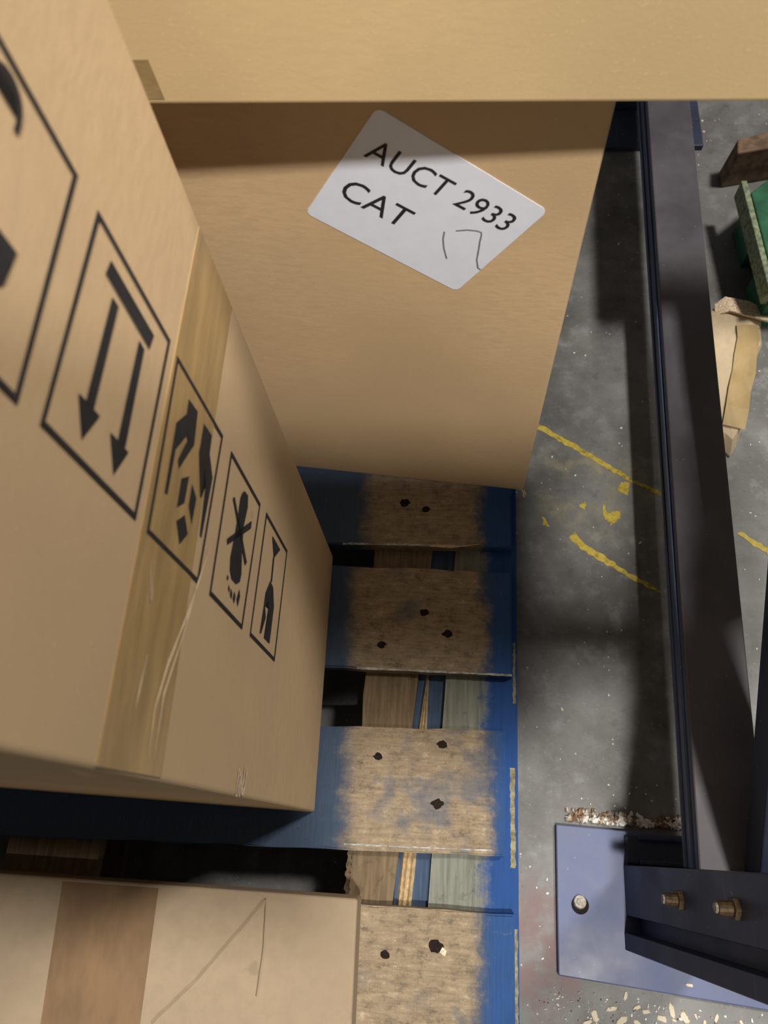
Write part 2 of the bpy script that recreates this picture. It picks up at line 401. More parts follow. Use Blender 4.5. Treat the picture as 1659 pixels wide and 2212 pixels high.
for xs in (-0.055, -0.55, -1.02):
    for ys in (-0.50, 0.20, 0.74):
        bm = bmesh.new(); boxm(bm, xs, xs + 0.12, ys, ys + 0.14, 0.021, 0.111, 0.003)
        link('block', bm, M_BLOCK, PL)
    ybar('base_board', xs + 0.0, xs + 0.11, xs, xs + 0.11, -0.50, 0.88, 0.001, 0.021, M_STR_IN, 0.001, PL, seed=9)
# raised splinter on the far visible deck board
bm = bmesh.new()
vs = [(-0.030, 0.3615, 0.150), (0.002, 0.3590, 0.1535), (0.035, 0.3650, 0.1515), (0.045, 0.3672, 0.1505), (0.012, 0.3632, 0.152), (-0.02, 0.3648, 0.1505)]
flat(bm, vs, (0, 0, 1), 0.0012); o = link('splinter', bm, M_SPLINT, PL); o['label'] = 'lifted sliver on the edge of the far deck board'
# worn pale strip on the outer stringer edge
for (ya, yb, xa, w) in ((0.155, 0.235, 0.0895, 0.0035), (-0.04, 0.075, 0.0865, 0.006), (-0.205, -0.105, 0.0885, 0.006)):
    bm = bmesh.new(); L, R_ = ragged([(xa, ya), (xa, yb)], w, 0.0008, RND, 0.004)
    ribbon(bm, L, R_, lambda p: (p.x, p.y, 0.130), 0.0004, (0, 0, 1)); link('worn_edge', bm, M_OLIVE, PL)
# pale worn lower arrises of the deck boards
for (ya_, xs_, xe_, sl_, w_) in ((0.1865, -0.118, 0.085, 0.004, 0.0030), (0.3640, -0.150, 0.02, -0.014, 0.0030), (-0.0225, -0.118, 0.060, -0.022, 0.0018), (-0.222, -0.09, 0.06, 0, 0.002)):
    bm = bmesh.new(); pp = []
    for i in range(9):
        x_ = xs_ + (xe_ - xs_) * i / 8; t6 = (x_ - XL) / (0.085 - XL)
        pp.append((x_, ya_ + (sl_ * (1 - t6)) + 0.0012))
    L, R_ = ragged(pp, (lambda t, w_=w_: w_ * (0.35 + 0.65 * abs(math.sin(7 * t + 1)))), 0.0005, RND, 0.004)
    ribbon(bm, L, R_, lambda p: (p.x, p.y, 0.1500), 0.0003, (0, 0, 1)); link('worn_edge', bm, M_WORNE, PL)
# bark remnant on the inner stringer
bm = bmesh.new(); rn = random.Random(4)
L, R_ = ragged([(-0.1125, -0.085), (-0.1125, -0.06), (-0.111, -0.03)], 0.006, 0.0018, rn, 0.003)
ribbon(bm, L, R_, lambda p: (p.x, p.y, 0.1300), 0.0008, (0, 0, 1)); link('bark', bm, M_RUST, PL)
# crushed white fibres beside one nail
bm = bmesh.new(); flat(bm, [(0.001, -0.132, 0.15), (0.007, -0.136, 0.15), (0.009, -0.130, 0.15), (0.004, -0.1265, 0.15)], (0, 0, 1), 0.001)
link('crushed_fibre', bm, M_TORN, PL)

# ================================================================ LEFT BOX (printed)
LB = thing('cardboard_box', 'tall tan cardboard box printed with black shipping symbols, standing on the pallet', 'box', (-0.40, 0.18, 0.15))
NX = Vector((0.9999, 0.0152, 0)); FP = Vector((-0.1622, 0.344, 0))
def LF(y, z, off=0.0):   # point on the printed face
    x = FP.x + (-(y - FP.y)) * NX.y / NX.x
    return Vector((x, y, z)) + NX * off
ZT = 1.06
bm = bmesh.new()
bot = [LF(0.0083, 0.1503), LF(0.3438, 0.1503), Vector((-0.72, 0.352, 0.1503)), Vector((-0.72, 0.0165, 0.1503))]
top = [LF(0.0170, ZT), LF(0.3438, ZT), Vector((-0.72, 0.352, ZT)), Vector((-0.72, 0.026, ZT))]
hexa(bm, bot, top, 0.0042, 4)
link('carton', bm, M_CARD_L, LB, smooth=False)
# packing tape band on the face, folded round both vertical edges
bm = bmesh.new()
y0, y1 = 0.0127, 0.3395
flat(bm, [LF(y0 + 0.004, 0.7120), LF(y1, 0.7080), LF(y1, 0.7880), LF(y0 + 0.004, 0.7985)], NX, 0.00045)
link('tape', bm, M_TAPE_L, LB)
bm = bmesh.new()
flat(bm, [(-0.72 + .1, 0.0235, 0.712), (-0.166, 0.0140, 0.712), (-0.166, 0.0150, 0.7985), (-0.72 + .1, 0.0250, 0.7985)], (0, -1, 0), 0.0004)
link('tape', bm, M_TAPE_L, LB)
def face_poly(bm, pts, off=0.0006):
    bm.faces.new([bm.verts.new(LF(p[0], p[1], off)) for p in pts])
def frame_poly(bm, q, w=0.0032, off=0.0006):
    c = Vector((sum(p[0] for p in q) / 4, sum(p[1] for p in q) / 4))
    inn = []
    for p in q:
        inn.append((p[0] + (w if p[0] < c.x else -w), p[1] + (w if p[1] < c.y else -w)))
    vo = [bm.verts.new(LF(p[0], p[1], off)) for p in q]; vi = [bm.verts.new(LF(p[0], p[1], off)) for p in inn]
    for i in range(4):
        j = (i + 1) % 4; bm.faces.new((vo[i], vo[j], vi[j], vi[i]))
def symbol(name, frame, polys, label):
    bm = bmesh.new(); frame_poly(bm, frame)
    for p in polys: face_poly(bm, p, 0.0007)
    bmesh.ops.triangulate(bm, faces=[f for f in bm.faces if len(f.verts) > 4])
    o = link(name, bm, M_INK, LB); o['label'] = label
arc = lambda cy, cz, r, a0, a1, k: [(cy + r * math.cos(math.radians(a0 + (a1 - a0) * i / k)), cz + r * math.sin(math.radians(a0 + (a1 - a0) * i / k))) for i in range(k + 1)]
hook = arc(0.2275, 0.970, 0.0118, -90, 90, 10) + arc(0.2275, 0.970, 0.0088, 90, -90, 10)
symbol('keep_dry_symbol', [(0.1335, 0.9190), (0.2450, 0.9188), (0.2450, 1.018), (0.1335, 1.018)],
       [hook, [(0.2225, 0.9580), (0.2280, 0.9580), (0.2280, 0.9612), (0.2225, 0.9612)], [(0.178, 0.9800), (0.2275, 0.9800), (0.2275, 0.9835), (0.178, 0.9835)],
        [(0.1835, 0.9418), (0.1675, 0.9438), (0.150, 0.9620), (0.143, 0.9817), (0.150, 1.000), (0.183, 1.012)]], 'black umbrella keep dry symbol in a frame')
symbol('this_way_up_symbol', [(0.1345, 0.8033), (0.2455, 0.8005), (0.2456, 0.8990), (0.1345, 0.9028)],
       [[(0.2342, 0.8793), (0.2249, 0.8814), (0.2231, 0.8243), (0.2333, 0.822)],
        [(0.2197, 0.8713), (0.2197, 0.8641), (0.1622, 0.866), (0.1616, 0.8742)], [(0.162, 0.8812), (0.1627, 0.8598), (0.1452, 0.8706)],
        [(0.2196, 0.8372), (0.2191, 0.8298), (0.1621, 0.8297), (0.1618, 0.8387)], [(0.1614, 0.8473), (0.1619, 0.8255), (0.1448, 0.8361)]], 'two black arrows hanging from a bar in a frame')
symbol('handle_with_care_symbol', [(0.1340, 0.6960), (0.2450, 0.6880), (0.2440, 0.7880), (0.1338, 0.7880)],
       [[(0.2313, 0.7604), (0.2326, 0.7428), (0.2103, 0.7403), (0.1852, 0.7585), (0.1892, 0.7622), (0.2069, 0.7527), (0.2086, 0.7552), (0.193, 0.7679), (0.164, 0.7689), (0.1633, 0.7735), (0.1903, 0.7732), (0.2077, 0.7733), (0.2211, 0.7601)],
        [(0.2319, 0.7289), (0.2327, 0.7112), (0.2198, 0.7105), (0.2078, 0.6979), (0.1962, 0.6996), (0.1629, 0.7028), (0.164, 0.7065), (0.1974, 0.7087), (0.2075, 0.7167), (0.1863, 0.7136), (0.1856, 0.7164), (0.2104, 0.7301), (0.2171, 0.7293)],
        [(0.182, 0.7521), (0.1889, 0.7404), (0.1708, 0.7413), (0.1633, 0.7523)], [(0.1871, 0.7336), (0.1819, 0.7226), (0.1637, 0.7241), (0.172, 0.7338)],
        [(0.1559, 0.7497), (0.1645, 0.7379), (0.1558, 0.7282), (0.145, 0.7393)]], 'two black hands over tumbling blocks in a frame')
symbol('no_step_symbol', [(0.1330, 0.5805), (0.2441, 0.5685), (0.2448, 0.6656), (0.1345, 0.6714)],
       [[(0.2331, 0.6195), (0.2339, 0.6091), (0.225, 0.6059), (0.2067, 0.6109), (0.1885, 0.6071), (0.1711, 0.6013), (0.1647, 0.6029), (0.1601, 0.6121), (0.16, 0.6251), (0.1646, 0.6323), (0.1739, 0.635), (0.1916, 0.6312), (0.2104, 0.6289), (0.2241, 0.6284), (0.2293, 0.6253)],
        [(0.2201, 0.5899), (0.2138, 0.5895), (0.179, 0.6464), (0.1826, 0.6489)], [(0.2152, 0.6474), (0.2178, 0.6434), (0.1847, 0.5898), (0.1808, 0.5939)],
        [(0.1597, 0.6367), (0.1585, 0.6336), (0.1559, 0.634), (0.1566, 0.6377)], [(0.1543, 0.6308), (0.1516, 0.6267), (0.1487, 0.627), (0.1514, 0.6311)],
        [(0.1533, 0.6241), (0.1505, 0.619), (0.1461, 0.6194), (0.1484, 0.6243)], [(0.1539, 0.6145), (0.1509, 0.61), (0.1451, 0.6112), (0.148, 0.616)],
        [(0.1594, 0.6018), (0.1545, 0.5976), (0.1456, 0.6008), (0.1503, 0.6061)]], 'black footprint crossed out in a frame')
symbol('fragile_symbol', [(0.1330, 0.4568), (0.2453, 0.4478), (0.2460, 0.5461), (0.1340, 0.5560)],
       [[(0.2353, 0.5158), (0.2347, 0.4794), (0.2189, 0.5014)], [(0.2194, 0.5043), (0.221, 0.4997), (0.1967, 0.4993), (0.1953, 0.5038)],
        [(0.1954, 0.5064), (0.1815, 0.5184), (0.1663, 0.5201), (0.1444, 0.5242), (0.1443, 0.5195), (0.1614, 0.5088), (0.1701, 0.516), (0.179, 0.5036), (0.1712, 0.5024), (0.1607, 0.5011), (0.1438, 0.5076), (0.1437, 0.4849), (0.1782, 0.4819), (0.1934, 0.4925)]], 'black cracked wine glass in a frame')
# tape wrinkles, their white highlights painted on as pale ribbons
bm = bmesh.new()
for pts, w in (([(0.1635, 0.6854), (0.141, 0.6950), (0.1098, 0.7101), (0.0778, 0.7292), (0.0507, 0.7394), (0.0244, 0.738)], 0.0022),
               ([(0.130, 0.6990), (0.095, 0.7130), (0.0598, 0.7290), (0.0251, 0.7293)], 0.0017),
               ([(0.1241, 0.7796), (0.102, 0.7682), (0.1239, 0.7725)], 0.0008), ([(0.075, 0.7620), (0.045, 0.7660)], 0.001)):
    L, R_ = ragged(pts, (lambda t, w=w: w * (0.5 + math.sin(t * math.pi))), 0.0003, RND, 0.008)
    ribbon(bm, L, R_, lambda p: LF(p[0], p[1]), 0.0011, NX)
o = link('tape_wrinkle_highlight', bm, M_TAPE_GLINT, LB); o['label'] = 'painted pale highlights on the wrinkles in the brown tape'
# torn spot low on the face near the edge
bm = bmesh.new(); rn = random.Random(3)
for k in range(7):
    z = 0.545 - k * 0.0035; ya = 0.012 + rn.uniform(0, 0.004); yb = 0.0385 - rn.uniform(0, 0.010)
    L, R_ = ragged([(ya, z), (yb, z - 0.004 * rn.random())], 0.0022, 0.0006, rn, 0.004)
    ribbon(bm, L, R_, lambda p: LF(p[0], p[1]), 0.0007 + 0.0001 * k, NX)
o = link('torn_spot', bm, M_TORN, LB); o['label'] = 'small pale torn spot in the cardboard'

# ================================================================ LABELLED BOX
AB = thing('cardboard_box', 'upright brown cardboard box with the white numbered sticker on its front', 'box', (-0.1, 0.62, 0.15))
AD = Vector((0.995942, -0.09, 0)); AD.normalize(); AN = Vector((-0.0900, -0.9959, 0)).normalized()
A1 = Vector((0.1023, 0.4507, 0))
def AF(u, z, off=0.0): return A1 + AD * u + Vector((0, 0, z)) + AN * off
bm = bmesh.new(); ZA = 0.8095
f0, f1 = A1 + AD * (-0.48), A1; b1, b0 = f1 - AN * 0.36, f0 - AN * 0.36
hexa(bm, [(p.x, p.y, 0.1503) for p in (f0, f1, b1, b0)], [(p.x, p.y, ZA) for p in (f0, f1, b1, b0)], 0.003, 3)
link('carton', bm, M_CARD_A, AB)
bm = bmesh.new(); rn = random.Random(8)     # frayed lower corner
for k in range(6):
    a = Vector((0.1005 + rn.uniform(-.001, .003), 0.4500 - rn.uniform(0, 0.003), 0.156)); b_ = a + Vector((rn.uniform(0.001, 0.007), -rn.uniform(0.003, 0.010), -0.0045))
    flat(bm, [a, a + Vector((0.0018, 0, 0)), b_ + Vector((0.001, 0, 0)), b_], (0, 0, 1), 0.0006)
link('frayed_corner', bm, M_TORN, AB)
# sticker
ang = math.atan2(-0.5570, 0.8305)
E1 = AD * math.cos(ang) + Vector((0, 0, math.sin(ang))); E2 = AD * math.sin(ang) - Vector((0, 0, math.cos(ang)))
S0 = AF(-0.1618, 0.7682)
def SP(a, b, off=0.0): return S0 + E1 * a + E2 * b + AN * off
w_, h_, r_ = 0.1560, 0.1265, 0.006
pts = []
for (cx0, cy0, a0) in ((r_, r_, 180), (w_ - r_, r_, 270), (w_ - r_, h_ - r_, 0), (r_ + 0.001, h_ - r_, 90)):
    for i in range(7):
        a = math.radians(a0 + 90 * i / 6); pts.append(SP(cx0 + r_ * math.cos(a), cy0 + r_ * math.sin(a)))
bm = bmesh.new(); flat(bm, pts, AN, 0.0006)
ST = link('sticker', bm, M_PAPER, AB); ST['label'] = 'white rounded paper sticker with a printed code'
def text(body, x0, x1, base, cap, parent, name, rot=0.0):
    cu = bpy.data.curves.new(name, 'FONT'); cu.body = body; cu.size = 1.0; cu.resolution_u = 3
    o = bpy.data.objects.new(name, cu); COL.objects.link(o)
    bpy.context.view_layer.update()
    me = bpy.data.meshes.new_from_object(o.evaluated_get(bpy.context.evaluated_depsgraph_get()))
    bpy.data.objects.remove(o)
    xs = [v.co.x for v in me.vertices]; ys = [v.co.y for v in me.vertices]
    mx, Mx, My = min(xs), max(xs), max(ys)
    bm = bmesh.new(); bm.from_mesh(me)
    for v in bm.verts:
        a = (v.co.x - mx) / (Mx - mx) * (x1 - x0); b = -v.co.y / 0.70 * cap
        v.co = SP(x0 + a, base + b + rot * a, 0.0009)
    return link(name, bm, M_INK, parent)
text('AUCT 2933', 0.0120, 0.1428, 0.0432, 0.0205, ST, 'printed_text', -0.030)
text('CAT', 0.0140, 0.0745, 0.0912, 0.0232, ST, 'printed_text', -0.025)
bm = bmesh.new()
for pts in ([(0.1045, 0.0700), (0.1085, 0.0780), (0.1150, 0.0865), (0.1243, 0.0959)], [(0.1115, 0.0633), (0.1184, 0.0564), (0.1249, 0.0524), (0.1290, 0.0515), (0.1310, 0.0540), (0.1345, 0.0610), (0.14, 0.0703), (0.1456, 0.0805), (0.1525, 0.0881), (0.1556, 0.0884)]):
    L, R_ = ragged(pts, 0.0014, 0.00005, RND, 0.003)
    ribbon(bm, L, R_, lambda p: SP(p[0], p[1]), 0.0009, AN)
link('handwritten_number', bm, M_PEN, ST)

# ================================================================ TOP BOX
TB = thing('cardboard_box', 'large yellowish cardboard box overhanging the top of the stickered box', 'box', (0.15, 0.60, ZA))
bm = bmesh.new()
tf = lambda x: 0.419 - 0.0218 * (x + 0.1935)
xa, xb = -0.212, 0.62
bb = [(xa, tf(xa), ZA + 0.0006), (xb, tf(xb), ZA + 0.0006), (xb + 0.01, tf(xb) + 0.45, ZA + 0.0006), (xa + 0.01, tf(xa) + 0.45, ZA + 0.0006)]
hexa(bm, bb, [(p[0], p[1], 1.06) for p in bb], 0.003, 3)
link('carton', bm, M_CARD_T, TB)
bm = bmesh.new(); flat(bm, [(-0.213, tf(-0.213) - 0.0001, 0.815), (-0.1885, tf(-0.1885) - 0.0001, 0.815), (-0.1895, tf(-0.1885) - 0.0001, 0.842), (-0.213, tf(-0.213) - 0.0001, 0.842)], (0, -1, 0), 0.0004)
link('tape', bm, M_TAPE_S, TB)

# ================================================================ BOTTOM FLAT BOX
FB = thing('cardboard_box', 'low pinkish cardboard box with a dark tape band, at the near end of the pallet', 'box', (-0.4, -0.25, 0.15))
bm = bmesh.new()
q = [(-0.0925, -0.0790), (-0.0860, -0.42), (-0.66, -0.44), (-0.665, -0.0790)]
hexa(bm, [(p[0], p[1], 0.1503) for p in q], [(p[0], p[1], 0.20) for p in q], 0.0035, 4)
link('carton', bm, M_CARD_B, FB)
bm = bmesh.new(); flat(bm, [(-0.4372, -0.0830, 0.20), (-0.3223, -0.0830, 0.20), (-0.3157, -0.41, 0.20), (-0.4210, -0.41, 0.20)], (0, 0, 1), 0.0004)
link('tape', bm, M_TAPE_B, FB)
bm = bmesh.new()
for pts, w in (([(-0.196, -0.0874), (-0.2150, -0.112), (-0.262, -0.170), (-0.3057, -0.214)], 0.0085), ([(-0.196, -0.0850), (-0.193, -0.13), (-0.195, -0.18)], 0.004)):
    L, R_ = ragged(pts, w, 0.0004, RND, 0.01); n0 = len(bm.verts)
    a = [bm.verts.new((p.x, p.y, 0.2001)) for p in L]; b = [bm.verts.new((p.x, p.y, 0.2001)) for p in R_]
    c = [bm.verts.new(((p.x + s.x) / 2, (p.y + s.y) / 2, 0.2022)) for p, s in zip(L, R_)]
    for i in range(len(a) - 1): bm.faces.new((a[i], a[i + 1], c[i + 1], c[i])); bm.faces.new((c[i], c[i + 1], b[i + 1], b[i]))
o = link('crease', bm, M_CARD_B, FB); o['label'] = 'raised triangular crease lines'

# ================================================================ RACK FRAME
RK = thing('pallet_rack_frame', 'dark navy steel rack frame with long floor beam bolted to the concrete', 'rack', (0.33, 0.6, 0))
bm = bmesh.new(); hexa(bm, [(0.1535, -0.1665, 0.0002), (0.46, -0.1905, 0.0002), (0.46, 0.004, 0.0002), (0.1555, 0.0137, 0.0002)],
                       [(0.1535, -0.1665, 0.010), (0.46, -0.1905, 0.010), (0.46, 0.004, 0.010), (0.1555, 0.0137, 0.010)], 0.0015, 2)
PLT = link('base_plate', bm, M_PLATE, RK)
bm = bmesh.new(); boxm(bm, 0.262, 0.4745, 1.263, 1.46, 0.0002, 0.012, 0.0015); link('base_plate', bm, M_NAVY, RK)
bm = bmesh.new(); cyl(bm, (0.1842, -0.0835, 0.0101), (0, 0, 1), 0.0112, 0.0012, 24); link('anchor_hole', bm, M_HOLE, PLT)
bm = bmesh.new(); cyl(bm, (0.1835, -0.0800, 0.0112), (0.1, 0.2, 1), 0.0088, 0.0035, 20, 0.0078)
cyl(bm, (0.1835, -0.0795, 0.0146), (0.1, 0.2, 1), 0.0045, 0.002, 6); link('anchor_bolt', bm, M_STEEL, PLT)
# post: channel section leaning slightly
LX, LY = 0.0855, 0.0308
def lean(p, z): return (p[0] + LX * (z - 0.01), p[1] + LY * (z - 0.01), z)
def post(bm, poly, z0, z1, bev=0.002):
    hexa(bm, [lean(p, z0) for p in poly], [lean(p, z1) for p in poly], bev, 2)
bm = bmesh.new()
post(bm, [(0.2430, -0.0920), (0.34, -0.0920), (0.34, -0.0320), (0.2430, -0.0320)], 0.0103, 1.385)
PST = link('post', bm, M_NAVY, RK)
bm = bmesh.new()
post(bm, [(0.2395, -0.1320), (0.34, -0.1320), (0.34, -0.1120), (0.2395, -0.1120)], 0.0103, 1.385, 0.001)
post(bm, [(0.2600, -0.1119), (0.34, -0.1119), (0.34, -0.0921), (0.2600, -0.0921)], 0.0103, 1.385, 0.0)
link('post_flange', bm, M_NAVY, RK)
for (ppx, ppy, pz) in ((0.0, 0.0, 0.208), (0.0, 0.0, 0.345)):
    c = lean((0.2430, -0.0635), pz)
    bm = bmesh.new(); cyl(bm, (c[0] + 0.001, c[1], c[2]), (-1, 0, 0.085), 0.0105, 0.006, 6); cyl(bm, (c[0] - 0.005, c[1], c[2]), (-1, 0, 0.085), 0.0065, 0.013, 14)
    b = link('bolt', bm, M_RUST, RK)
    bm = bmesh.new(); cyl(bm, (c[0] - 0.0181, c[1], c[2]), (-1, 0, 0.085), 0.0052, 0.0018, 12, 0.004); link('bolt_tip', bm, M_STEEL, b)
# unseen beam added to shade pallet and floor, fixed to the post's front
bm = bmesh.new(); boxm(bm, -1.6, 0.47, -0.190, -0.150, 1.30, 1.36, 0.003); boxm(bm, 0.36, 0.47, -0.150, -0.088, 1.27, 1.38, 0.002)
link('added_shade_beam', bm, M_NAVY, RK)
bm = bmesh.new(); boxm(bm, -1.6, 0.275, -0.27, -0.032, 1.3605, 1.378, 0.002); link('added_shade_board', bm, M_BLOCK, RK)  # unseen board added to keep lamp light off the pallet
bm = bmesh.new(); boxm(bm, -1.6, 0.10, -0.375, -0.2705, 1.3605, 1.378, 0.002); link('added_shade_board', bm, M_BLOCK, RK)  # second unseen board, added to darken the left end of the pallet
bm = bmesh.new(); boxm(bm, -1.68, -1.60, -0.190, -0.10, 0.0003, 1.385, 0.003); link('post', bm, M_NAVY, RK)  # unseen post added to hold up the shading beam and boards
# low shoe lips on a dark slab standing in for the post's shadow
bm = bmesh.new(); boxm(bm, 0.246, 0.325, -0.030, 0.0045, 0.0102, 0.016, 0.002)
boxm(bm, 0.262, 0.325, -0.030, -0.024, 0.0155, 0.030, 0.0015); boxm(bm, 0.262, 0.325, 0.000, 0.005, 0.0155, 0.024, 0.0015)
link('shoe_lips_and_shadow', bm, M_NAVY, RK)
# floor beam (channel with lips)
def beamx(y): return 0.2895 + 0.0245 * y
bm = bmesh.new()
def bq(dx0, dx1, z0, z1, bev=0.0015, ya=-0.028, yb=1.36):
    hexa(bm, [(beamx(ya) + dx0, ya, z0), (beamx(ya) + dx1, ya, z0), (beamx(yb) + dx1 - 0.004, yb, z0), (beamx(yb) + dx0, yb, z0)],
         [(beamx(ya) + dx0, ya, z1), (beamx(ya) + dx1, ya, z1), (beamx(yb) + dx1 - 0.004, yb, z1), (beamx(yb) + dx0, yb, z1)], bev, 2)
bq(0.0, 0.075, 0.1805, 0.186, 0.002)
BM_ = link('floor_beam', bm, M_BRACE, RK)
bm = bmesh.new(); bq(0.0006, 0.006, 0.126, 0.1800); bq(-0.0022, 0.003, 0.160, 0.169, 0.002); bq(-0.0022, 0.003, 0.132, 0.141, 0.002); bq(0.068, 0.0745, 0.126, 0.1800)
link('beam_web', bm, M_WEB, RK)
# diagonal brace rising from near post to far post
bm = bmesh.new()
def dz(y): return 0.190 + (y + 0.011) * 0.560
ya, yb = -0.026, 1.37
hexa(bm, [(0.338, ya, dz(ya)), (0.41, ya, dz(ya)), (0.41, yb, dz(yb)), (0.338, yb, dz(yb))],
     [(0.338, ya, dz(ya) + 0.05), (0.41, ya, dz(ya) + 0.05), (0.41, yb, dz(yb) + 0.05), (0.338, yb, dz(yb) + 0.05)], 0.002)
link('diagonal_brace', bm, M_NAVY, RK)
bm = bmesh.new(); boxm(bm, 0.300, 0.435, 1.362, 1.44, 0.0123, 0.99, 0.003); link('post', bm, M_NAVY, RK)

# ================================================================ THINGS BEYOND THE BEAM
GP = thing('green_pallet', 'green painted wooden pallet corner beyond the floor beam', 'pallet', (0.70, 0.95, 0))
M_GREEN = plain('green_paint', (0.035, 0.155, 0.085), 0.55, var=0.3, scale=25)
M_GREENE = plain('chipped_green_edge', (0.26, 0.32, 0.20), 0.7, var=0.4, scale=120)
c0 = Vector((0.4960, 1.0730)); dl = Vector((0.515 - 0.4960, 0.80 - 1.0730)).normalized(); dp = Vector((-dl.y, dl.x))
for k in range(3):
    bm = bmesh.new()
    a = c0 + dl * (0.0) + dp * (0.004 + k * 0.115); b = a + dp * 0.105; ln = 0.235
    st = -0.030 if k == 0 else -0.05
    q = [a + dl * (0.03 if k == 0 else -0.05), b + dl * (-0.055), b + dl * ln, a + dl * ln]
    hexa(bm, [(p.x, p.y, 0.0905) for p in q], [(p.x, p.y, 0.110) for p in q], 0.002)
    b_ = link('deck_board', bm, M_GREEN, GP)
    if k == 0: pass
bm = bmesh.new(); q = [c0, c0 + dp * 0.010, c0 + dp * 0.010 + dl * 0.235, c0 + dl * 0.235]
q = [p - dp * 0.0065 for p in q]
hexa(bm, [(p.x, p.y, 0.070) for p in q], [(p.x, p.y, 0.108) for p in q], 0.0015); o = link('edge_board', bm, M_GREENE, GP); o['label'] = 'edge board with chipped pale green paint'
for s in (0.02, 0.15):
    for t_ in (0.01, 0.24):
        bm = bmesh.new(); p = c0 + dl * s + dp * t_; q = [p, p + dp * 0.09, p + dp * 0.09 + dl * 0.08, p + dl * 0.08]
        hexa(bm, [(v.x, v.y, 0.0003) for v in q], [(v.x, v.y, 0.0903 if t_ > 0.1 else 0.0695 + 0.0208) for v in q], 0.002); link('block', bm, M_GREEN, GP)
# brown broken plank end behind the green pallet
bm = bmesh.new(); hexa(bm, [(0.500, 1.165, 0.0003), (0.85, 1.24, 0.0003), (0.84, 1.31, 0.0003), (0.498, 1.200, 0.0003)],
                       [(0.502, 1.162, 0.085), (0.85, 1.235, 0.085), (0.84, 1.30, 0.085), (0.506, 1.196, 0.085)], 0.003)
M_OLD = plain('weathered_brown_wood', (0.20, 0.135, 0.09), 0.8, var=0.4, scale=40)
o = link('timber_offcut', bm, M_OLD, loc=(0.5, 1.18, 0)); tag(o, 'weathered brown timber end behind the green pallet, under the top box', 'timber')
# crumpled cardboard scrap
CS = thing('cardboard_scrap', 'torn taped piece of cardboard lying beyond the floor beam', 'cardboard', (0.48, 0.72, 0))
bm = bmesh.new()
outl = [(0.405, 0.868), (0.452, 0.868), (0.470, 0.883), (0.510, 0.873), (0.535, 0.862), (0.530, 0.838), (0.528, 0.80), (0.512, 0.770), (0.5080, 0.735), (0.495, 0.700), (0.478, 0.645), (0.462, 0.604), (0.451, 0.586), (0.440, 0.600), (0.415, 0.61), (0.402, 0.70)]
rn = random.Random(2)
cc = Vector((0.455, 0.74)); rings = []
for s in (1.0, 0.86, 0.6, 0.3):
    rg = []
    for p in outl:
        v = cc + (Vector(p) - cc) * s
        z = (0.004 + (0.018 if s < 1 else 0.0) + rn.uniform(0, 0.003)) + (0.010 if v.y > 0.85 else 0)
        rg.append(bm.verts.new((v.x, v.y, z)))
    rings.append(rg)
k = len(outl)
for a, b in zip(rings[:-1], rings[1:]):
    for i in range(k): bm.faces.new((a[i], a[(i + 1) % k], b[(i + 1) % k], b[i]))
bm.faces.new(rings[-1])
base = [bm.verts.new((p[0], p[1], 0.0005)) for p in outl]
for i in range(k): bm.faces.new((base[i], base[(i + 1) % k], rings[0][(i + 1) % k], rings[0][i]))
bm.faces.new(base[::-1])
link('sheet', bm, M_CARD_S, CS)
bm = bmesh.new(); st_ = [(0.4985, 0.828), (0.4975, 0.800), (0.4880, 0.765), (0.4830, 0.735), (0.4720, 0.700), (0.4640, 0.665), (0.4540, 0.628)]
L, R_ = ragged(st_, 0.036, 0.001, rn, 0.03)
rr = random.Random(6)
a = [bm.verts.new((p.x, p.y, 0.0265 + rr.uniform(0, 0.003))) for p in L]; b = [bm.verts.new((p.x, p.y, 0.0265 + rr.uniform(0, 0.003))) for p in R_]
for i in range(len(a) - 1): bm.faces.new((a[i], a[i + 1], b[i + 1], b[i]))
link('tape', bm, M_TAPE_S, CS)
bm = bmesh.new()
flat(bm, [(0.447, 0.845, 0.028), (0.470, 0.850, 0.034), (0.532, 0.828, 0.034), (0.536, 0.858, 0.024), (0.508, 0.876, 0.026), (0.468, 0.886, 0.026), (0.450, 0.872, 0.022)], (0, 0, 1), 0.004)
o = link('torn_flap', bm, M_TORN, CS); o['label'] = 'pale torn flap folded over the end'

